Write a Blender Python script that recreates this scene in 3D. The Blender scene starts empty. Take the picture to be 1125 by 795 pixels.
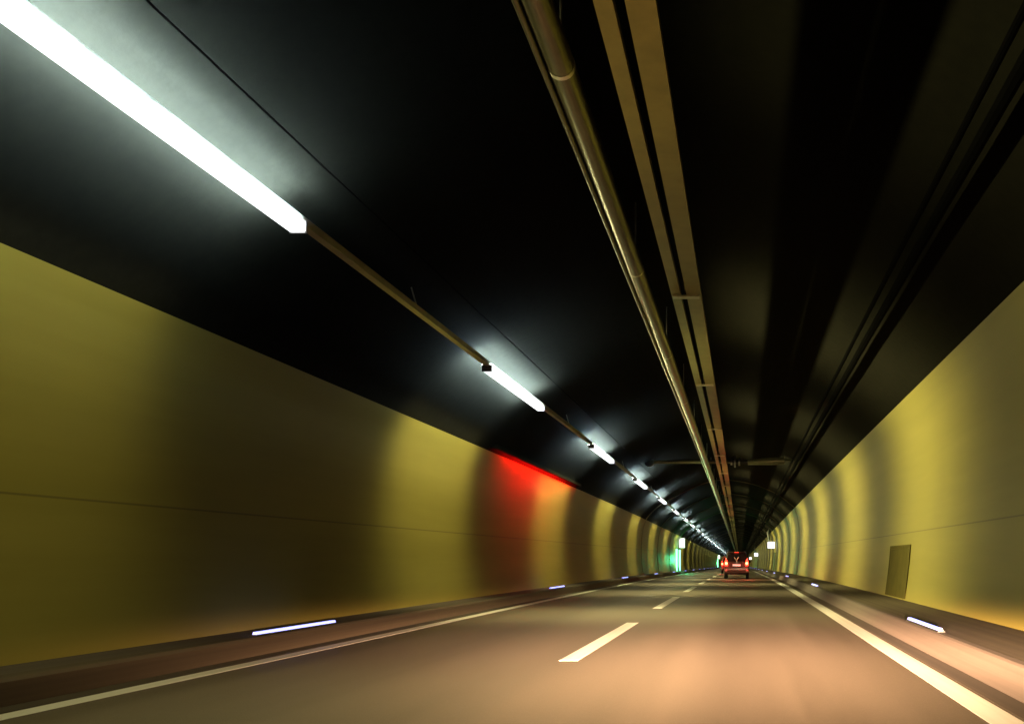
import bpy, math, random
from mathutils import Vector
random.seed(7)
scene = bpy.context.scene
COL = scene.collection

# ------------------------------------------------------------------ tunnel path
def g(y):
    if y < 20: return 0.0
    if y < 70: return (y - 20) ** 2 / 100.0
    return 25.0 + (y - 70)
def off(y):                                   # the tunnel drops away very slightly
    return (-0.002 * g(y), -0.007 * g(y))
def P(x, y, z):
    o = off(y); return Vector((x + o[0], y, z + o[1]))
Y0, Y1 = -26.0, 430.0
def stations(a, b, step=4.0):
    n = max(1, int(math.ceil((b - a) / step)))
    return [a + (b - a) * i / n for i in range(n + 1)]

# ------------------------------------------------------------------ helpers
def setp(o, label=None, cat=None, group=None, kind=None):
    if label: o['label'] = label
    if cat: o['category'] = cat
    if group: o['group'] = group
    if kind: o['kind'] = kind
    return o
def empty(name, loc, label=None, cat=None, group=None, kind=None):
    o = bpy.data.objects.new(name, None); COL.objects.link(o); o.location = loc
    o.empty_display_size = 0.2
    return setp(o, label, cat, group, kind)

class MB:
    def __init__(self): self.v = []; self.f = []
    def add(self, vs, fs):
        b = len(self.v); self.v += [tuple(p) for p in vs]
        self.f += [tuple(b + i for i in f) for f in fs]
    def box(self, x0, x1, y0, y1, z0, z1):
        vs = [(x0,y0,z0),(x1,y0,z0),(x1,y1,z0),(x0,y1,z0),(x0,y0,z1),(x1,y0,z1),(x1,y1,z1),(x0,y1,z1)]
        self.add(vs, [(0,3,2,1),(4,5,6,7),(0,1,5,4),(1,2,6,5),(2,3,7,6),(3,0,4,7)])
    def loft(self, rings, closed=True, caps=True):
        n = len(rings[0]); vs = [p for r in rings for p in r]; fs = []
        m = n if closed else n - 1
        for i in range(len(rings) - 1):
            for j in range(m):
                k = (j + 1) % n
                fs.append((i*n+j, i*n+k, (i+1)*n+k, (i+1)*n+j))
        if caps and closed:
            fs.append(tuple(reversed(range(n)))); fs.append(tuple((len(rings)-1)*n + j for j in range(n)))
        self.add(vs, fs)
    def sweep(self, prof, a, b, step=4.0, closed=True, caps=True, rel=None):
        self.loft([[P(x, y, z) for x, z in prof] for y in stations(a, b, step)], closed, caps)
    def tube(self, pts, r, n=12):
        rings = []
        for i, p in enumerate(pts):
            p = Vector(p)
            d = (Vector(pts[min(i+1, len(pts)-1)]) - Vector(pts[max(i-1, 0)])).normalized()
            u = d.cross(Vector((0, 0, 1)))
            if u.length < 1e-3: u = d.cross(Vector((1, 0, 0)))
            u.normalize(); w = u.cross(d)
            rr = r[i] if isinstance(r, (list, tuple)) else r
            rings.append([p + u*rr*math.cos(2*math.pi*k/n) + w*rr*math.sin(2*math.pi*k/n) for k in range(n)])
        self.loft(rings)
    def build(self, name, mat, parent=None, smooth=False, origin=None, bevel=0.0, **kw):
        me = bpy.data.meshes.new(name)
        o0 = Vector(origin) if origin is not None else Vector((0, 0, 0))
        me.from_pydata([tuple(Vector(p) - o0) for p in self.v], [], self.f); me.update()
        import bmesh
        bm = bmesh.new(); bm.from_mesh(me); bmesh.ops.recalc_face_normals(bm, faces=bm.faces); bm.to_mesh(me); bm.free()
        if smooth:
            for p in me.polygons: p.use_smooth = True
            me.set_sharp_from_angle(angle=math.radians(38))
        me.materials.append(mat)
        o = bpy.data.objects.new(name, me); COL.objects.link(o); o.location = o0
        if parent is not None:
            pw_ = Vector((0, 0, 0)); q = parent
            while q is not None: pw_ += q.location; q = q.parent
            o.parent = parent; o.location = o0 - pw_
        if bevel:
            m = o.modifiers.new('bevel', 'BEVEL'); m.width = bevel; m.segments = 2; m.limit_method = 'ANGLE'
        return setp(o, **kw)

def catmull(pts, n=6):
    out = []
    for i in range(len(pts) - 1):
        p0 = pts[max(i-1, 0)]; p1 = pts[i]; p2 = pts[i+1]; p3 = pts[min(i+2, len(pts)-1)]
        for k in range(n):
            t = k / n
            out.append(tuple(0.5*((2*p1[c]) + (-p0[c]+p2[c])*t + (2*p0[c]-5*p1[c]+4*p2[c]-p3[c])*t*t + (-p0[c]+3*p1[c]-3*p2[c]+p3[c])*t**3) for c in (0, 1)))
    out.append(pts[-1]); return out
def offset(prof, d):                           # d > 0: to the right of the walking direction
    out = []
    for i in range(len(prof)):
        a = prof[max(i-1, 0)]; b = prof[min(i+1, len(prof)-1)]
        tx, tz = b[0]-a[0], b[1]-a[1]; l = math.hypot(tx, tz)
        out.append((prof[i][0] + d*tz/l, prof[i][1] - d*tx/l))
    return out

# ------------------------------------------------------------------ materials
def new_mat(name):
    m = bpy.data.materials.new(name); m.use_nodes = True
    nt = m.node_tree; return m, nt, nt.nodes['Principled BSDF']
def ramp(nt, fac, stops):
    r = nt.nodes.new('ShaderNodeValToRGB'); nt.links.new(fac, r.inputs[0])
    e = r.color_ramp.elements
    while len(e) < len(stops): e.new(0.5)
    for el, (p, c) in zip(e, stops): el.position = p; el.color = (*c, 1) if len(c) == 3 else c
    return r.outputs[0]
def mathn(nt, op, a, b=None, c=None, clamp=False):
    n = nt.nodes.new('ShaderNodeMath'); n.operation = op; n.use_clamp = clamp
    for i, v in enumerate((a, b, c)):
        if v is None: continue
        if isinstance(v, (int, float)): n.inputs[i].default_value = v
        else: nt.links.new(v, n.inputs[i])
    return n.outputs[0]
def smooth(nt, v, a, b):
    n = nt.nodes.new('ShaderNodeMapRange'); n.interpolation_type = 'SMOOTHSTEP'
    nt.links.new(v, n.inputs[0]); n.inputs[1].default_value = a; n.inputs[2].default_value = b
    return n.outputs[0]
def noise(nt, scale_xyz, scale=1.0, detail=4.0, rough=0.55):
    tc = nt.nodes.new('ShaderNodeTexCoord'); mp = nt.nodes.new('ShaderNodeMapping')
    nt.links.new(tc.outputs['Object'], mp.inputs[0]); mp.inputs['Scale'].default_value = scale_xyz
    n = nt.nodes.new('ShaderNodeTexNoise'); nt.links.new(mp.outputs[0], n.inputs['Vector'])
    n.inputs['Scale'].default_value = scale; n.inputs['Detail'].default_value = detail; n.inputs['Roughness'].default_value = rough
    return n.outputs['Fac']
def mixc(nt, fac, a, b, mode='MIX'):
    n = nt.nodes.new('ShaderNodeMix'); n.data_type = 'RGBA'; n.blend_type = mode
    for sock, v in ((n.inputs[0], fac), (n.inputs[6], a), (n.inputs[7], b)):
        if isinstance(v, (int, float)): sock.default_value = v
        elif isinstance(v, tuple): sock.default_value = (*v, 1)
        else: nt.links.new(v, sock)
    return n.outputs[2]
def bump(nt, bsdf, h, strength, dist=0.01):
    b = nt.nodes.new('ShaderNodeBump'); nt.links.new(h, b.inputs['Height'])
    b.inputs['Strength'].default_value = strength; b.inputs['Distance'].default_value = dist
    nt.links.new(b.outputs[0], bsdf.inputs['Normal'])
def simple(name, col, rough=0.5, metal=0.0, var=0.12, spec=None, nscale=3.0):
    m, nt, b = new_mat(name)
    n = noise(nt, (1, 1, 1), nscale, 4)
    c = ramp(nt, n, [(0.3, tuple(v*(1-var) for v in col)), (0.7, tuple(min(1, v*(1+var)) for v in col))])
    nt.links.new(c, b.inputs['Base Color']); b.inputs['Roughness'].default_value = rough; b.inputs['Metallic'].default_value = metal
    if spec is not None: b.inputs['Specular IOR Level'].default_value = spec
    return m
def emit(name, col, strength, base=(0.6, 0.6, 0.6)):
    m, nt, b = new_mat(name)
    b.inputs['Base Color'].default_value = (*base, 1); b.inputs['Roughness'].default_value = 0.4
    b.inputs['Emission Color'].default_value = (*col, 1); b.inputs['Emission Strength'].default_value = strength
    return m

# painted wall panels: olive yellow, a seam at half height, smears drawn out along the traffic
m_wall, nt, b = new_mat('olive_wall_paint')
tc = nt.nodes.new('ShaderNodeTexCoord'); sx = nt.nodes.new('ShaderNodeSeparateXYZ'); nt.links.new(tc.outputs['Object'], sx.inputs[0])
n1 = noise(nt, (1, 0.06, 0.9), 1.6, 5); n2 = noise(nt, (1, 0.25, 0.35), 1.0, 3)
c1 = ramp(nt, n1, [(0.3, (0.34, 0.292, 0.058)), (0.72, (0.43, 0.368, 0.085))])
c2 = mixc(nt, mathn(nt, 'MULTIPLY', smooth(nt, n2, 0.5, 0.75), 0.3), c1, (0.30, 0.25, 0.07))
seam = mathn(nt, 'SUBTRACT', 1.0, smooth(nt, mathn(nt, 'ABSOLUTE', mathn(nt, 'SUBTRACT', sx.outputs['Z'], 1.8)), 0.006, 0.016))
c3 = mixc(nt, mathn(nt, 'MULTIPLY', seam, 0.55), c2, (0.10, 0.08, 0.03))
nt.links.new(c3, b.inputs['Base Color']); b.inputs['Roughness'].default_value = 0.5
b.inputs['Specular IOR Level'].default_value = 0.3
bump(nt, b, n1, 0.12, 0.02)

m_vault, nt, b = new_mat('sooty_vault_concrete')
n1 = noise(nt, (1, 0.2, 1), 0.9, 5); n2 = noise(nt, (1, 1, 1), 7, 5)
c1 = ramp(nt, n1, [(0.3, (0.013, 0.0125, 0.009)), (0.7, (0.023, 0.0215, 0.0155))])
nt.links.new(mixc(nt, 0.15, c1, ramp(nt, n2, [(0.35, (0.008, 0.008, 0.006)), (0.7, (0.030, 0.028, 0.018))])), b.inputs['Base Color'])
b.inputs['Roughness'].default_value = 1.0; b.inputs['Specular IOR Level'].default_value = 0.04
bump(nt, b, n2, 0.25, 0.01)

m_joint = simple('joint_strip', (0.22, 0.20, 0.09), 0.5)

m_road, nt, b = new_mat('worn_asphalt')
n1 = noise(nt, (1.0, 0.035, 1), 1.3, 4); n2 = noise(nt, (1, 0.6, 1), 26, 3); n3 = noise(nt, (0.35, 0.08, 1), 1, 3)
c1 = ramp(nt, n1, [(0.3, (0.105, 0.085, 0.064)), (0.7, (0.15, 0.122, 0.092))])
c2 = mixc(nt, mathn(nt, 'MULTIPLY', smooth(nt, n2, 0.45, 0.7), 0.18), c1, (0.19, 0.16, 0.12))
c3 = mixc(nt, mathn(nt, 'MULTIPLY', smooth(nt, n3, 0.5, 0.7), 0.3), c2, (0.09, 0.072, 0.055))
nt.links.new(c3, b.inputs['Base Color'])
nt.links.new(ramp(nt, n1, [(0.3, (0.5,)*3), (0.7, (0.62,)*3)]), b.inputs['Roughness'])
b.inputs['Specular IOR Level'].default_value = 0.35
tc = nt.nodes.new('ShaderNodeTexCoord'); sx = nt.nodes.new('ShaderNodeSeparateXYZ'); nt.links.new(tc.outputs['Object'], sx.inputs[0])
oil = None
for x0 in (-0.1, -3.75):                      # oil-darkened strip along the middle of each lane
    d = mathn(nt, 'ABSOLUTE', mathn(nt, 'SUBTRACT', sx.outputs['X'], x0))
    q = mathn(nt, 'SUBTRACT', 1.0, smooth(nt, d, 0.08, 0.62)); oil = q if oil is None else mathn(nt, 'ADD', oil, q)
c3 = mixc(nt, mathn(nt, 'MULTIPLY', mathn(nt, 'MULTIPLY', oil, n1), 0.75), c3, (0.075, 0.06, 0.046))
n4 = noise(nt, (1, 1, 1), 95, 2)
sp = mixc(nt, mathn(nt, 'MULTIPLY', smooth(nt, n4, 0.52, 0.68), 0.35), c3, (0.26, 0.22, 0.17))
nt.links.new(sp, b.inputs['Base Color'])
bump(nt, b, n4, 0.35, 0.004)

def long_concrete(name, lo, hi, rough=0.75):
    m, nt, b = new_mat(name)
    n1 = noise(nt, (9, 0.05, 9), 1, 5, 0.65); n2 = noise(nt, (1, 0.3, 1), 9, 4)
    c = ramp(nt, n1, [(0.28, lo), (0.72, hi)])
    c = mixc(nt, mathn(nt, 'MULTIPLY', smooth(nt, n2, 0.5, 0.75), 0.2), c, lo)
    nt.links.new(c, b.inputs['Base Color']); b.inputs['Roughness'].default_value = rough
    bump(nt, b, n2, 0.15, 0.006)
    return m
m_walk = long_concrete('dirty_walkway_concrete', (0.07, 0.055, 0.035), (0.16, 0.125, 0.08))
m_kerb = long_concrete('pale_kerb_concrete', (0.085, 0.068, 0.057), (0.145, 0.117, 0.097))
m_kerb_dark = long_concrete('dark_kerb_concrete', (0.07, 0.052, 0.035), (0.13, 0.10, 0.065))
m_gutter = long_concrete('dark_gutter', (0.045, 0.035, 0.025), (0.085, 0.065, 0.045))
m_line, nt, b = new_mat('road_paint')
n1 = noise(nt, (5, 0.15, 1), 1.5, 5)
nt.links.new(ramp(nt, n1, [(0.25, (0.72, 0.69, 0.60)), (0.6, (0.88, 0.86, 0.79))]), b.inputs['Base Color']); b.inputs['Roughness'].default_value = 0.55

m_lamp = emit('lamp_diffuser_glow', (0.95, 0.98, 1.0), 1.5)
m_halo = emit('added_halo_glow', (0.64, 0.88, 1.0), 370.0)  # emitter added to put a halo on the vault above each lamp
m_housing = simple('lamp_housing_grey', (0.30, 0.29, 0.26), 0.45, 0.3)
m_rail = simple('galvanised_rail', (0.62, 0.60, 0.50), 0.42, 0.9)
m_conduit = simple('bright_steel_conduit', (0.14, 0.13, 0.085), 0.29, 0.9, 0.10)
m_tray = simple('galvanised_tray', (0.23, 0.19, 0.05), 0.4, 0.65, 0.14)
m_tray_in = simple('tray_bracket_steel', (0.45, 0.40, 0.25), 0.35, 0.7)
m_cable = simple('black_cable', (0.0025, 0.0025, 0.0025), 1.0, spec=0.02)
m_black = simple('black_plastic', (0.02, 0.02, 0.022), 0.5)
m_led = emit('kerb_led', (0.30, 0.34, 1.0), 2.6)
m_red = emit('red_tube', (1.0, 0.003, 0.002), 125.0, (0.5, 0.05, 0.05))
m_green = emit('green_light_bar', (0.30, 1.0, 0.58), 2.6, (0.3, 0.6, 0.4))
m_white_sign = emit('lit_sign_face', (0.92, 1.0, 0.90), 3.0)
m_sign_white2 = emit('lit_call_sign', (1.0, 0.95, 0.92), 2.2)
m_hatch = simple('niche_door_olive', (0.13, 0.108, 0.025), 0.7, spec=0.08)
m_greendoor = simple('green_door_paint', (0.05, 0.30, 0.13), 0.45)
m_darkgreen = simple('dark_green_cabinet', (0.05, 0.10, 0.03), 0.5)
m_beam = simple('gantry_steel', (0.36, 0.34, 0.20), 0.45, 0.4)
m_pale = simple('pale_band', (0.75, 0.73, 0.68), 0.4)

# ------------------------------------------------------------------ tunnel profiles (x, z); camera axis is x = 0, road z = 0
left_wall = catmull([(-6.60, 0.18), (-6.72, 1.0), (-6.76, 1.8), (-6.72, 2.7), (-6.60, 3.45), (-6.42, 3.93)])
vault = catmull([(-6.50, 3.82), (-6.42, 3.98), (-5.98, 4.50), (-5.34, 5.02), (-4.5, 5.46), (-3.5, 5.98), (-2.4, 6.42), (-1.3, 6.62), (0, 6.50), (1.2, 6.20),
                 (2.3, 5.72), (3.05, 5.20), (3.60, 4.74), (3.67, 4.62)])
right_wall = catmull([(3.58, 4.72), (3.78, 4.2), (3.90, 3.4), (3.92, 2.4), (3.85, 1.2), (3.73, 0.22)])

tunnel = empty('road_tunnel', (0, 0, 0), 'long road tunnel with olive yellow painted walls under a black arched vault', 'tunnel')
def lining(prof, thick, name, mat, **kw):
    mb = MB(); outer = offset(prof, -thick)
    mb.sweep(list(prof) + list(reversed(outer)), Y0, Y1, 4.0)
    return mb.build(name, mat, tunnel, smooth=True, **kw)
# left wall: walking direction is up, the room is on the right -> outer side is -right
lining(left_wall, 0.06, 'painted_wall', m_wall, label='olive painted left wall with a red glow along its top')
lining(right_wall, 0.06, 'painted_wall', m_wall, label='olive painted right wall with a small niche door')
vb = [(x, z) for x, z in offset(vault, -0.03)]
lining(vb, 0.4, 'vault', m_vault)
# back-up lining behind the wall panels
for pr in (left_wall, right_wall):
    o_ = offset(pr, -0.10); mb = MB(); mb.sweep(list(o_) + list(reversed(offset(pr, -0.4))), Y0, Y1, 8.0)
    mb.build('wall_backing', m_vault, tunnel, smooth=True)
full = left_wall[:-1] + [(left_wall[-1][0], left_wall[-1][1])] + vault[7:-6] + right_wall
for k in range(14):
    y = 64.5 + 12.7 * k
    mb = MB(); inn = offset(full, 0.02); out = offset(full, -0.04)
    r0 = [P(x, y, z) for x, z in inn]; r1 = [P(x, y + 0.07, z) for x, z in inn]
    r2 = [P(x, y + 0.07, z) for x, z in out]; r3 = [P(x, y, z) for x, z in out]
    mb.loft([[a, b_, c, d] for a, b_, c, d in zip(r0, r1, r2, r3)])
    mb.build('ring_joint', m_joint, tunnel, smooth=True)

# hatch in the right wall
def wall_x(prof, z):
    pr = sorted(prof, key=lambda p: p[1])
    for a, b_ in zip(pr, pr[1:]):
        if a[1] <= z <= b_[1]: return a[0] + (b_[0]-a[0])*(z-a[1])/max(1e-6, b_[1]-a[1])
    return pr[0][0] if z < pr[0][1] else pr[-1][0]
def wall_panel(prof, side, y0, y1, z0, z1, proud, depth, n=8):
    mb = MB(); zs = [z0 + (z1-z0)*i/n for i in range(n+1)]
    inner = [(wall_x(prof, z) - side*proud, z) for z in zs]; outer = [(wall_x(prof, z) - side*(proud-depth), z) for z in zs]
    mb.sweep(inner + list(reversed(outer)), y0, y1, 1.0); return mb
door = wall_panel(right_wall, 1, 21.95, 24.75, 0.27, 1.44, 0.015, 0.03).build('niche_door', m_hatch, tunnel, label='dark olive niche door low in the right wall')
fr = MB()
for (a, b_, c, d) in ((21.87, 21.945, 0.27, 1.52), (24.755, 24.83, 0.27, 1.52), (21.945, 24.755, 1.445, 1.52)):
    q = wall_panel(right_wall, 1, a, b_, c, d, 0.02, 0.04); fr.add(q.v, q.f)
fr.build('door_frame', m_hatch, door)

# ------------------------------------------------------------------ road, kerbs, walkways, markings
mb = MB(); mb.sweep([(-7.0, 0), (4.2, 0), (4.2, -0.4), (-7.0, -0.4)], Y0, Y1)
road = mb.build('road', m_road, kind='structure')
mb = MB(); mb.sweep([(-5.955, 0.004), (-5.955, 0.20), (-5.985, 0.23), (-6.16, 0.235), (-6.16, 0.004)], Y0, Y1)
kl = mb.build('kerb', m_kerb_dark, kind='structure')
mb = MB(); mb.sweep([(-6.163, 0.004), (-6.163, 0.225), (-6.66, 0.24), (-6.66, 0.004)], Y0, Y1)
mb.build('walkway', m_kerb, kind='structure')
mb = MB(); mb.sweep([(2.33, 0.004), (2.47, 0.235), (2.50, 0.252), (2.60, 0.252), (2.60, 0.004)], Y0, Y1)
mb.build('kerb', m_kerb, kind='structure')
mb = MB(); mb.sweep([(2.603, 0.004), (2.603, 0.245), (3.70, 0.245), (3.70, 0.004)], Y0, Y1)
mb.build('walkway', m_walk, kind='structure')
def strip(x0, x1, a, b, z=0.004):
    mb = MB(); mb.sweep([(x0, z), (x1, z), (x1, z - 0.0035), (x0, z - 0.0035)], a, b); return mb
strip(2.10, 2.325, Y0, Y1).build('gutter', m_gutter, road)
strip(-5.95, -5.73, Y0, Y1).build('gutter', m_gutter, road)
strip(1.80, 2.06, Y0, Y1, 0.006).build('edge_line', m_line, road)
strip(-5.68, -5.47, Y0, Y1, 0.006).build('edge_line', m_line, road)
for k in range(-2, 30):
    y = 11.2 + 11.75 * k
    strip(-2.14, -1.92, y, y + 6.6, 0.006).build('lane_dash', m_line, road)

# ------------------------------------------------------------------ lamps on their rail
LX, LZ = -4.88, 4.85
def beam_light(name, power, color, parent, loc, axial, kind='lamp', radius=0.07):
    li = bpy.data.lights.new(name, 'POINT'); li.energy = power; li.color = color; li.shadow_soft_size = radius
    li.use_nodes = True; nt = li.node_tree; em = nt.nodes['Emission']
    ge = nt.nodes.new('ShaderNodeNewGeometry'); s = nt.nodes.new('ShaderNodeSeparateXYZ')
    nt.links.new(ge.outputs['Incoming'], s.inputs[0])
    X, Y, Z = (s.outputs[i] for i in range(3))
    if kind == 'lamp':
        h = mathn(nt, 'SQRT', mathn(nt, 'ADD', mathn(nt, 'ADD', mathn(nt, 'MULTIPLY', X, X), mathn(nt, 'MULTIPLY', Z, Z)), 1e-5))
        t = mathn(nt, 'DIVIDE', Y, h)
        A = mathn(nt, 'POWER', 2.71828, mathn(nt, 'MULTIPLY', mathn(nt, 'MULTIPLY', t, t), -1.0/axial**2))
        A = mathn(nt, 'ADD', mathn(nt, 'MULTIPLY', A, 0.965), 0.035)
        e = mathn(nt, 'DIVIDE', Z, h); dx = mathn(nt, 'DIVIDE', X, h)
        J = mathn(nt, 'SUBTRACT', 1.0, smooth(nt, e, 0.24, 0.46))
        JL = mathn(nt, 'SUBTRACT', 1.0, smooth(nt, e, -0.45, -0.20))
        J = mathn(nt, 'MULTIPLY', J, mathn(nt, 'MAXIMUM', JL, smooth(nt, dx, -0.2, 0.3)))
        W = mathn(nt, 'ADD', mathn(nt, 'MULTIPLY', smooth(nt, dx, -0.35, 0.95), 0.83), 0.17)
        S = mathn(nt, 'MULTIPLY', mathn(nt, 'MULTIPLY', A, J), W)
    else:                                     # dipped headlight: cut off just below the horizon
        e = Z
        cut = mathn(nt, 'MULTIPLY', mathn(nt, 'POWER', smooth(nt, mathn(nt, 'MULTIPLY', e, -1.0), -0.012, 0.068), 3.0),
                    mathn(nt, 'POWER', 2.71828, mathn(nt, 'MULTIPLY', mathn(nt, 'MULTIPLY', e, e), -1.0/0.062**2)))
        az = mathn(nt, 'SUBTRACT', X, -0.01)
        A = mathn(nt, 'POWER', 2.71828, mathn(nt, 'MULTIPLY', mathn(nt, 'MULTIPLY', az, az), -1.0/axial**2))
        S = mathn(nt, 'MULTIPLY', mathn(nt, 'MULTIPLY', A, cut), mathn(nt, 'GREATER_THAN', Y, 0.05))
    nt.links.new(S, em.inputs['Strength'])
    o = bpy.data.objects.new(name, li); COL.objects.link(o)
    if parent is not None: o.parent = parent; o.location = Vector(loc) - parent.location
    else: o.location = loc
    return o

LAMP_C = (1.0, 0.90, 0.38)
ORD = ['first', 'second', 'third', 'fourth', 'fifth', 'sixth', 'seventh', 'eighth', 'ninth', 'tenth', 'eleventh', 'twelfth']
rail = empty('lamp_rail', P(LX, 0, LZ + 0.04), 'grey metal rail carrying the row of strip lamps along the left vault', 'lamp rail')
mb = MB(); mb.sweep([(LX-0.05, LZ+0.03), (LX+0.05, LZ+0.03), (LX+0.05, LZ+0.12), (LX-0.05, LZ+0.12)], Y0, Y1)
mb.build('rail_bar', m_rail, rail)
for k in range(-3, 16):
    y = 1.65 + 6.35 * k * 2
    mb = MB(); mb.tube([P(LX, y, LZ + 0.122), P(LX - 0.1, y, 5.32)], 0.012, 6)
    mb.build('hanger', m_rail, rail)

def lamp_meshes(y, root):
    mb = MB(); L = 2.45
    mb.sweep([(LX-0.088, LZ-0.055), (LX-0.075, LZ-0.075), (LX+0.075, LZ-0.075), (LX+0.088, LZ-0.055), (LX+0.092, LZ+0.046), (LX+0.086, LZ+0.046), (LX+0.084, LZ+0.019), (LX-0.088, LZ+0.019)], y-L, y+L, 2.5)  # thin right fin keeps the added halo strip off the crown
    a = mb.build('diffuser', m_lamp, root, origin=root.location)
    mb = MB()
    mb.sweep([(LX-0.080, LZ+0.0195), (LX+0.080, LZ+0.0195), (LX+0.080, LZ+0.026), (LX-0.080, LZ+0.026)], y-L-0.02, y+L+0.02, 2.5)
    for s in (-1, 1):
        ya = y + s*(L+0.003); yb = y + s*(L+0.02)
        mb.sweep([(LX-0.094, LZ-0.08), (LX+0.094, LZ-0.08), (LX+0.096, LZ+0.048), (LX-0.094, LZ+0.03)], min(ya, yb), max(ya, yb), 2.5)
    mb.sweep([(LX-0.0545, LZ+0.029), (LX-0.0545, LZ+0.0635), (LX-0.122, LZ+0.029)], y-L-0.02, y+L+0.02, 2.5)  # wedge added to block the halo strip's downward light
    b_ = mb.build('housing', m_housing, root, origin=root.location)
    mb = MB(); mb.sweep([(LX-0.055, LZ+0.066), (LX-0.113, LZ+0.036), (LX-0.115, LZ+0.040), (LX-0.057, LZ+0.070)], y-L, y+L, 2.5)
    mb.build('added_halo_strip', m_halo, root, origin=root.location)  # glowing strips added on top of the lamp to light the vault halo
    for sx in (1,):
        mb = MB(); mb.sweep([(LX+sx*0.058, LZ+0.0265), (LX+sx*0.082, LZ+0.0265), (LX+sx*0.082, LZ+0.030), (LX+sx*0.058, LZ+0.030)], y-L, y+L, 2.5)
        mb.build('added_halo_strip', m_halo, root, origin=root.location)
    return a, b_
lamp_ys = [8.05 + 12.7 * k for k in range(-1, 31)]
for i, y in enumerate(lamp_ys):
    k = i - 1
    if y < 0:
        lab = None
    elif k == 0: lab = 'nearest and longest white strip lamp, glaring at the upper left edge'
    elif k < 12: lab = f'glowing white strip lamp, {ORD[k]} along the rail counted from the nearest'
    else: lab = 'far white strip lamp beyond the twelfth, merging into one line of light'
    root = empty('strip_lamp', P(LX, y, LZ), lab or 'white strip lamp behind the viewer on the lamp rail', 'lamp', 'strip lamps along the left rail')
    lamp_meshes(y, root)
    pw = 1750.0 * (0.36 if k < 1 else 1.0)   # nearest fixtures dimmed to imitate vignetting at the frame edge
    if y < 125:
        for dy in ((-2.1, -1.26, -0.42, 0.42, 1.26, 2.1) if y < 50 else (-1.5, 0.0, 1.5)):
            beam_light('lamp_beam', pw * (0.5 if y < 50 else 1.0), LAMP_C, root, P(LX + 0.02, y + dy, LZ - 0.17), 0.36 if y < 50 else 0.26)
    else:
        beam_light('lamp_beam', pw * 1.3, LAMP_C, root, P(LX + 0.02, y, LZ - 0.17), 0.24)

# ------------------------------------------------------------------ conduit, trays, cables
CZ = 5.50   # tray level (4.3 m over the lens)
con = empty('service_conduit', (-1.6, 0, CZ), 'round shiny steel conduit hanging left of the flat cable trays', 'pipe')
mb = MB(); mb.sweep([(-1.615 + 0.125*math.cos(a), CZ + 0.10 + 0.125*math.sin(a)) for a in [2*math.pi*i/20 for i in range(20)]], Y0, Y1, 4.0)
mb.build('pipe', m_conduit, con, smooth=True)
mb = MB(); mb.sweep([(-1.76 + 0.03*math.cos(a), CZ + 0.03 + 0.03*math.sin(a)) for a in [2*math.pi*i/10 for i in range(10)]], Y0, Y1, 4.0)
mb.build('side_cable', m_conduit, con, smooth=True)
for k in range(-3, 38):
    y = 2.5 + 6.0 * k
    mb = MB(); mb.sweep([(-1.615 + 0.128*math.cos(a), CZ + 0.10 + 0.128*math.sin(a)) for a in [2*math.pi*i/20 for i in range(20)]], y, y + 0.06)
    mb.tube([P(-1.615, y + 0.03, CZ + 0.24), P(-1.615, y + 0.03, 6.60)], 0.012, 6)
    mb.build('clamp', m_rail, con, smooth=True)
def tray(x0, x1, label):
    t = empty('cable_tray', ((x0+x1)/2, 0, CZ), label, 'cable tray', 'cable trays under the vault crown')
    w = 0.006; h = 0.085
    mb = MB(); mb.sweep([(x0, CZ), (x1, CZ), (x1, CZ+h), (x1-w, CZ+h), (x1-w, CZ+w), (x0+w, CZ+w), (x0+w, CZ+h), (x0, CZ+h)], Y0, Y1, 4.0)
    mb.build('channel', m_tray, t)
    xm = (x0+x1)/2
    mb = MB()
    for dx in (-0.035, 0.0, 0.035):
        mb.sweep([(xm+dx + 0.016*math.cos(a), CZ + 0.026 + 0.016*math.sin(a)) for a in [2*math.pi*i/6 for i in range(6)]], Y0, Y1, 8.0)
    mb.build('cable_bundle', m_cable, t)
    return t
tl = tray(-1.15, -1.00, 'narrow galvanised cable tray between the round conduit and the wide tray')
tr = tray(-0.905, -0.665, 'wide galvanised cable tray, rightmost run under the vault crown')
for k in range(-2, 26):
    y = 15.6 + 8.0 * k
    if y < 8: continue
    mb = MB(); mb.sweep([(-1.13, CZ-0.03), (-0.70, CZ-0.03), (-0.70, CZ-0.003), (-1.13, CZ-0.003)], y, y + 0.16)
    for x in (-0.955,):
        mb.tube([P(x, y + 0.08, CZ - 0.003), P(x, y + 0.08, 6.58)], 0.012, 6)
    mb.build('bracket', m_tray_in, tr)

def cable(x, z, r, name, label, mat=m_cable, group=None):
    mb = MB(); ys = stations(Y0, Y1, 3.0)
    pts = [P(x, y, z - 0.02*math.sin(math.pi*((y/6.0) % 1.0))) for y in ys]
    mb.tube(pts, r, 8)
    return mb.build(name, mat, smooth=True, label=label, cat='cable', group=group)
cable(2.26, 5.60, 0.04, 'power_cable', 'thin black cable clipped along the right vault, upper of the two', group='cables on the right vault')
cable(2.43, 5.47, 0.07, 'power_cable', 'thicker black cable on the right vault, lower of the two', group='cables on the right vault')
cable(-4.26, 5.20, 0.009, 'signal_wire', 'thin wire running along the dark vault above the left lamp rail', m_cable)

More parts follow.
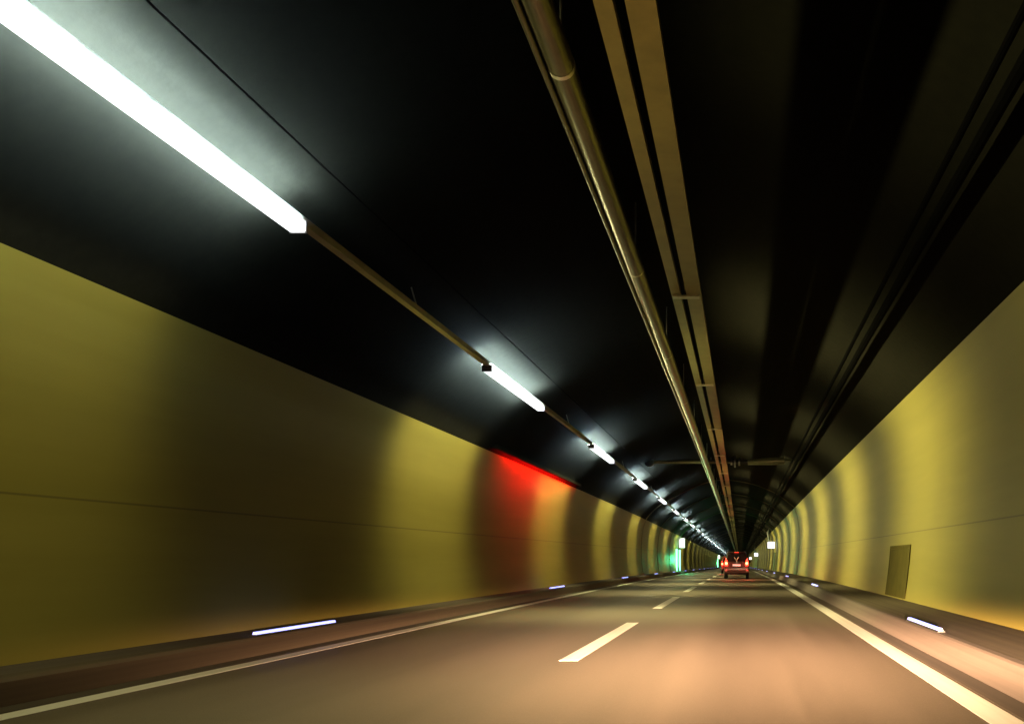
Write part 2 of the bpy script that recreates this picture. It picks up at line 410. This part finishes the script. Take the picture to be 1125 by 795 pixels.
# ------------------------------------------------------------------ kerb lights
def kerb_light(x, z, y, L, label, group):
    root = empty('kerb_light', P(x, y, z), label, 'kerb light', group)
    mb = MB(); mb.sweep([(x-0.05, z), (x+0.05, z), (x+0.042, z+0.018), (x-0.042, z+0.018)], y-L/2-0.04, y+L/2+0.04, 1.5)
    mb.build('base', m_black, root, origin=root.location)
    mb = MB(); mb.sweep([(x-0.03, z+0.0185), (x+0.03, z+0.0185), (x+0.02, z+0.05), (x-0.02, z+0.05)], y-L/2, y+L/2, 1.5)
    mb.build('lens', m_led, root, origin=root.location)
for side in (0, 1):
    for k in range(16):
        y = (13.0 + 18.3*k) if side == 0 else (13.4 + 20.0*k)
        nm = 'left' if side == 0 else 'right'
        if k == 0: lab = f'longest bluish white light strip on the {nm} kerb, nearest of its row'
        elif k < 6: lab = f'bluish light on the {nm} kerb, {ORD[k]} from the nearest of its row'
        else: lab = f'far tiny bluish light on the {nm} kerb past the sixth of its row'
        if side == 0: kerb_light(-6.04, 0.237, y, 2.3, lab, 'lights along the left kerb')
        else: kerb_light(2.55, 0.255, y, 2.3, lab, 'lights along the right kerb')

# ------------------------------------------------------------------ unseen red strip added to wash the top of the left wall
RY = 30.4
red = empty('added_red_strip', P(-6.30, RY, 4.02), 'unseen red strip light added to cast the glow along the top edge of the left painted wall', 'added light')
mb = MB(); mb.sweep([(-6.43, 4.090), (-6.245, 4.090), (-6.245, 4.010), (-6.285, 4.010), (-6.285, 4.000), (-6.235, 4.000), (-6.235, 4.105), (-6.43, 4.105)], 24.4, 37.1, 2.0)  # lip and plate hide the added tube and keep its red on the wall
for yy in (24.36, 37.11): mb.box(-6.42, -6.247, yy, yy + 0.04, 4.011 - 0.007*g(yy), 4.089 - 0.007*g(yy))
mb.build('housing', m_vault, red)
for y0, y1, f in ((24.9, 25.6, 0.06), (25.6, 26.8, 0.3), (26.8, 28.2, 0.65), (28.2, 33.4, 1.0), (33.4, 35.0, 0.5), (35.0, 36.2, 0.16), (36.2, 37.1, 0.05)):
    m = emit('red_tube', (1.0, 0.003, 0.002), 400.0*f, (0.5, 0.05, 0.05))
    mb = MB(); mb.sweep([(-6.285, 4.040), (-6.255, 4.040), (-6.255, 4.075), (-6.285, 4.075)], y0+0.03, y1-0.03, 2.0); mb.build('tube', m, red)

# ------------------------------------------------------------------ cross beam under the vault
GY = 43.5; GZ = 5.62
bm_ = empty('overhead_beam', P(-1.2, GY, GZ), 'horizontal steel beam crossing under the dark vault with round fittings', 'overhead beam')
mb = MB(); mb.tube([P(-4.05, GY, GZ), P(0.1, GY, GZ)], 0.075, 12); mb.build('beam', m_beam, bm_, smooth=True)
mb = MB(); mb.tube([P(-4.2, GY-0.18, GZ), P(-4.2, GY-0.12, GZ), P(-4.2, GY+0.12, GZ), P(-4.2, GY+0.18, GZ)], [0.10, 0.22, 0.22, 0.12], 18); mb.build('round_fitting', m_pale, bm_, smooth=True)
mb = MB(); mb.tube([P(0.28, GY, GZ - 0.02), P(1.3, GY, GZ + 0.03), P(1.95, GY, GZ + 0.05)], [0.11, 0.17, 0.16], 14); mb.build('arm', m_beam, bm_, smooth=True)
mb = MB(); mb.tube([P(-0.52, GY, GZ), P(0.28, GY, GZ)], 0.085, 12); mb.build('joint_sleeve', m_black, bm_, smooth=True)
for x, r in ((-0.50, 0.15), (-0.34, 0.26), (-0.15, 0.18)):
    mb = MB(); mb.tube([P(x, GY-0.12, GZ), P(x+0.075, GY-0.12, GZ)], r, 18); mb.build('pale_ring', m_pale, bm_, smooth=True)
mb = MB(); mb.tube([P(1.9, GY, GZ + 0.06), P(2.35, GY, 5.72)], 0.05, 8); mb.build('strut', m_beam, bm_)
mb = MB(); mb.tube([P(-4.05, GY, GZ + 0.05), P(-4.3, GY, 5.86)], 0.05, 8); mb.build('strut', m_beam, bm_)

# ------------------------------------------------------------------ emergency exits on the left wall
def exit_point(y, label):
    x = -6.74
    root = empty('emergency_exit', P(x, y, 0.24), label, 'emergency exit', 'green lit emergency exits')
    d = wall_panel(left_wall, -1, y-1.6, y+1.6, 0.26, 2.5, 0.02, 0.05).build('door', m_greendoor, root)
    mb = MB(); mb.sweep([(wall_x(left_wall, 1.2)+0.03, 1.1), (wall_x(left_wall, 1.2)+0.08, 1.1), (wall_x(left_wall, 1.2)+0.08, 1.16), (wall_x(left_wall, 1.2)+0.03, 1.16)], y-1.3, y+1.3)
    mb.build('handle', m_black, d)
    for dy in (-2.5, 2.5):
        mb = MB(); mb.sweep([(-6.70, 0.26), (-6.52, 0.26), (-6.52, 2.55), (-6.70, 2.55)], y+dy-0.12, y+dy+0.12)
        mb.build('light_bar', m_green, root, bevel=0.02)
    mb = MB(); mb.sweep([(-6.66, 2.70), (-5.98, 2.70), (-5.98, 3.80), (-6.60, 3.80)], y+1.9, y+2.0)
    s = mb.build('sign_box', m_darkgreen, root)
    mb = MB(); mb.sweep([(-6.60, 2.76), (-6.04, 2.76), (-6.04, 3.74), (-6.56, 3.74)], y+1.86, y+1.896)
    mb.build('sign_face', m_white_sign, s)
    for dy in (-3.4, 0):
        li = bpy.data.lights.new('exit_glow', 'POINT'); li.energy = 170; li.color = (0.08, 1.0, 0.35); li.shadow_soft_size = 0.1
        o = bpy.data.objects.new('exit_glow', li); COL.objects.link(o); o.parent = root; o.location = P(-5.7, y+dy, 1.5) - root.location
exit_point(101.0, 'nearest green lit emergency exit with white sign on the left wall')
exit_point(281.0, 'far emergency exit light seen just left of the cars')

# ------------------------------------------------------------------ lit call signs on the right wall
def call_sign(y, label):
    x = 3.84
    root = empty('lit_sign', P(x, y, 2.6), label, 'lit sign', 'lit signs on the right wall')
    mb = MB(); mb.sweep([(3.86, 2.72), (2.98, 2.72), (2.98, 3.52), (3.84, 3.52)], y+0.003, y+0.15); s = mb.build('sign_box', m_housing, root)
    mb = MB(); mb.sweep([(3.80, 2.76), (3.02, 2.76), (3.02, 3.48), (3.80, 3.48)], y-0.03, y); mb.build('sign_face', m_sign_white2, s)
    mb = MB(); mb.tube([P(3.25, y+0.08, 3.53), P(3.05, y+0.08, 4.55), P(3.2, y+0.08, 5.02)], [0.13, 0.13, 0.06], 8); mb.build('bracket', m_pale, root, smooth=True)
    d = wall_panel(right_wall, 1, y+0.4, y+4.5, 0.3, 2.3, 0.05, 0.08).build('cabinet', m_darkgreen, root)
call_sign(107.0, 'nearest white lit sign on a bracket above a dark green cabinet')
call_sign(206.0, 'small far white lit sign, middle one on the right wall')
call_sign(318.0, 'farthest white lit sign, tiny dot just right of the car')

# ------------------------------------------------------------------ cars
m_paint = None
def car_mats(col):
    m, nt, b = new_mat('car_paint'); b.inputs['Base Color'].default_value = (*col, 1); b.inputs['Metallic'].default_value = 0.0
    b.inputs['Roughness'].default_value = 0.35; b.inputs['Coat Weight'].default_value = 0.4
    n = noise(nt, (1, 1, 1), 90, 2); nt.links.new(ramp(nt, n, [(0.4, tuple(c*0.9 for c in col)), (0.6, col)]), b.inputs['Base Color'])
    return m
m_glass = simple('dark_glass', (0.012, 0.012, 0.014), 0.06, 0, 0.05, 0.6)
m_tyre = simple('tyre_rubber', (0.018, 0.018, 0.018), 0.85)
m_rim = simple('alloy_rim', (0.5, 0.5, 0.5), 0.3, 0.9)
m_tail = emit('tail_lamp_lens', (1.0, 0.045, 0.02), 4.5, (0.4, 0.02, 0.02))
m_tail_hot = emit('brake_bulb', (1.0, 0.30, 0.10), 9.0, (0.5, 0.1, 0.05))
m_plate = emit('lit_number_plate', (1.0, 0.86, 0.72), 0.45, (0.8, 0.8, 0.8))
m_chrome = simple('pale_bumper', (0.34, 0.31, 0.30), 0.4, 0.3)
m_bumper = simple('dark_bumper', (0.03, 0.03, 0.03), 0.5)

def build_car(X, Y, col, label, s=(0.93, 1, 1), mark=True):
    base = P(X, Y, 0.004)
    root = empty('car', base, label, 'car')
    paint = car_mats(col)
    def B(mb, name, mat, parent=None, **kw):
        q = MB(); q.f = mb.f; q.v = [tuple(Vector((p[0]*s[0], p[1]*s[1], p[2]*s[2])) + base) for p in mb.v]
        return q.build(name, mat, parent or root, **kw)
    def ring(y, w, zb, zbelt, zt, wt):
        pts = [(w*0.86, zb), (w*0.97, zb+0.12), (w, zb+0.32), (w*0.985, zbelt), (wt + (w*0.985-wt)*0.35, zbelt + (zt-zbelt)*0.62), (wt, zt-0.05), (wt*0.82, zt)]
        return [(x, y, z) for x, z in pts] + [(-x, y, z) for x, z in reversed(pts)]
    st = [(0.03, 0.76, 0.42, 0.98, 1.06, 0.74), (0.10, 0.80, 0.36, 1.02, 1.12, 0.735), (0.28, 0.82, 0.32, 1.03, 1.58, 0.66), (0.40, 0.825, 0.30, 1.03, 1.70, 0.64),
          (1.2, 0.83, 0.28, 1.02, 1.745, 0.65), (2.1, 0.83, 0.28, 1.0, 1.71, 0.64), (2.55, 0.83, 0.28, 0.99, 1.48, 0.66), (3.05, 0.825, 0.28, 0.96, 1.06, 0.70),
          (3.7, 0.80, 0.28, 0.84, 0.96, 0.66), (4.12, 0.74, 0.30, 0.70, 0.82, 0.60), (4.28, 0.62, 0.36, 0.6, 0.68, 0.5)]
    mb = MB(); mb.loft([ring(*a) for a in st]); body = B(mb, 'body', paint, smooth=True)
    # tailgate window lies on the slope from (y .10, z 1.12) to (y .40, z 1.70)
    def slope(z, d=0.0): return 0.10 + (z-1.12)*(0.18/0.46) - d if z < 1.58 else 0.28 + (z-1.58)*(0.12/0.12) - d
    mb = MB(); zs = [1.13, 1.25, 1.4, 1.55]; ws = [0.66, 0.65, 0.60, 0.56]
    fr = [(-w, slope(z, 0.03), z) for w, z in zip(ws, zs)] + [(w, slope(z, 0.03), z) for w, z in reversed(list(zip(ws, zs)))]
    mb.loft([fr, [(x, y+0.05, z) for x, y, z in fr]]); win = B(mb, 'rear_window', m_glass)
    mb = MB(); mb.tube([(0.0, slope(1.16, 0.055), 1.15), (-0.16, slope(1.36, 0.055), 1.38)], 0.016, 6)
    mb.tube([(0.0, slope(1.16, 0.055), 1.15), (0.02, slope(1.16, 0.07), 1.10)], 0.045, 8); B(mb, 'rear_wiper', m_pale if mark else m_black, win)
    if mark:
        mb = MB(); mb.tube([(0.02, slope(1.22, 0.045), 1.21), (0.15, slope(1.38, 0.045), 1.40)], [0.035, 0.02], 6); B(mb, 'pale_window_mark', m_pale, win)  # pale shape that makes a V with the wiper
    mb = MB(); mb.box(-0.60, 0.60, 0.24, 0.50, 1.665, 1.70); B(mb, 'roof_spoiler', paint, bevel=0.012)
    mb = MB(); mb.box(-0.14, 0.14, 0.232, 0.239, 1.672, 1.692); B(mb, 'high_brake_light', m_tail)
    for sx in (-1, 1):
        mb = MB(); mb.tube([(sx*0.56, 0.7, 1.73), (sx*0.57, 0.8, 1.79), (sx*0.57, 2.0, 1.78), (sx*0.56, 2.1, 1.73)], 0.018, 6); B(mb, 'roof_rail', m_black)
        mb = MB(); mb.loft([[(sx*0.58, y, 0.84), (sx*0.80, y+0.03, 0.84), (sx*0.80, y+0.06, 1.05), (sx*0.735, y+0.12, 1.32), (sx*0.64, y+0.10, 1.20), (sx*0.62, y+0.02, 1.05)] for y in (-0.025, 0.20)])
        t = B(mb, 'tail_light', m_tail, bevel=0.008)
        mb = MB(); mb.box(sx*0.69-0.075, sx*0.69+0.075, -0.05, -0.028, 0.94, 1.06); B(mb, 'brake_bulb', m_tail_hot, t)
        mb = MB(); mb.box(sx*0.66-0.06, sx*0.66+0.06, -0.05, -0.028, 0.86, 0.905); B(mb, 'reversing_lens', m_pale, t)
        # side glass
        fr = []
        for y, z0, z1 in ((0.62, 1.07, 1.60), (1.2, 1.06, 1.63), (2.05, 1.05, 1.60), (2.62, 1.03, 1.38)):
            fr.append((y, z0, z1))
        def wx(z, zb, zt, w, wt):
            zc = zb + (zt-zb)*0.62; xc = wt + (w*0.985-wt)*0.35
            return w*0.985 + (xc-w*0.985)*(z-zb)/(zc-zb) if z < zc else xc + (wt-xc)*(z-zc)/(zt-0.05-zc)
        mb = MB()
        rows = []
        for y, z0, z1 in fr:
            zt = 1.71 if y < 2.3 else 1.45
            rows.append([(sx*(wx(z, 1.03, zt, 0.83, 0.65)+d), y, z) for d, z in ((0.014, z0), (0.014, (z0+z1)/2), (0.014, z1), (-0.02, z1), (-0.02, (z0+z1)/2), (-0.02, z0))])
        mb.loft(rows); B(mb, 'side_window', m_glass)
        mb = MB(); mb.box(min(sx*0.84, sx*1.0), max(sx*0.84, sx*1.0), 2.45, 2.56, 1.03, 1.16); B(mb, 'door_mirror', paint, bevel=0.02)
        mb = MB(); mb.box(min(sx*0.62, sx*0.80), max(sx*0.62, sx*0.80), -0.075, 0.05, 0.46, 0.62); B(mb, 'bumper_corner', m_chrome, bevel=0.03)
        for wy in (0.78, 3.4):
            prof = [(0.20, -0.09), (0.29, -0.10), (0.325, -0.07), (0.33, 0.0), (0.325, 0.07), (0.29, 0.10), (0.20, 0.09)]
            n = 24; mb = MB(); xc = sx*0.735
            mb.loft([[(xc+a, wy + r*math.cos(2*math.pi*k/n), 0.33 + r*math.sin(2*math.pi*k/n)) for r, a in prof] for k in range(n+1)], closed=True, caps=False)
            w = B(mb, 'wheel', m_tyre, smooth=True)
            mb = MB(); mb.tube([(xc-0.085, wy, 0.33), (xc+0.085, wy, 0.33)], 0.205, 20); B(mb, 'rim', m_rim, w)
    mb = MB(); mb.box(-0.815, 0.815, -0.06, 0.12, 0.36, 0.60); bp = B(mb, 'rear_bumper', m_bumper, bevel=0.04)
    mb = MB(); mb.box(-0.74, 0.74, -0.072, -0.058, 0.63-0.06, 0.655-0.055); B(mb, 'trim_strip', m_chrome, bp)
    mb = MB(); mb.box(-0.27, 0.27, -0.008, 0.028, 0.82, 0.935); B(mb, 'number_plate', m_plate, bevel=0.004)
    mb = MB(); mb.tube([(-0.5, -0.03, 0.33), (-0.5, 0.2, 0.33)], 0.03, 10); B(mb, 'exhaust_pipe', m_chrome)
    for sx in (-1, 1):
        li = bpy.data.lights.new('tail_glow', 'POINT'); li.energy = 34; li.color = (1.0, 0.05, 0.03); li.shadow_soft_size = 0.08
        o = bpy.data.objects.new('tail_glow', li); COL.objects.link(o); o.parent = root; o.location = Vector((sx*0.69, -0.45, 0.95))
    return root
build_car(-0.30, 60.0, (0.035, 0.028, 0.028), 'dark car with red tail lights glowing and pale sticker in the rear window')
build_car(-1.2, 95.0, (0.22, 0.05, 0.05), 'second car ahead, mostly hidden behind the nearer dark car', mark=False)

# ------------------------------------------------------------------ headlights of the car the photo was taken from
for sx in (-0.62, 0.62):
    beam_light('headlight_beam', 700000, (1.0, 0.58, 0.33), None, (sx, 0.6, 0.72), 0.235, 'head', 0.08)

# ------------------------------------------------------------------ world, camera, view
w = bpy.data.worlds.new('World'); scene.world = w; w.use_nodes = True
bg = w.node_tree.nodes['Background']; bg.inputs[0].default_value = (0.01, 0.012, 0.02, 1); bg.inputs[1].default_value = 0.05
cam = bpy.data.cameras.new('Camera'); co = bpy.data.objects.new('Camera', cam); COL.objects.link(co)
co.location = (0, 0, 1.2); co.rotation_euler = (math.radians(90), 0, 0)
cam.sensor_width = 36.0; cam.lens = 36.0 * 1050.0 / 1125.0
cam.shift_x = -(815 - 562.5) / 1125.0; cam.shift_y = (613 - 397.5) / 1125.0
cam.clip_start = 0.05; cam.clip_end = 3000
scene.camera = co
vs = scene.view_settings; scene.display_settings.display_device = 'sRGB'
vs.view_transform = 'Standard'; vs.look = 'None'; vs.exposure = 0.0; vs.gamma = 1.0; vs.use_curve_mapping = False
scene.render.engine = 'CYCLES'
cy = scene.cycles; cy.use_denoising = True; cy.use_light_tree = True
cy.max_bounces = 6; cy.diffuse_bounces = 0; cy.glossy_bounces = 3; cy.transmission_bounces = 2
cy.sample_clamp_indirect = 4.0; cy.caustics_reflective = False; cy.caustics_refractive = False
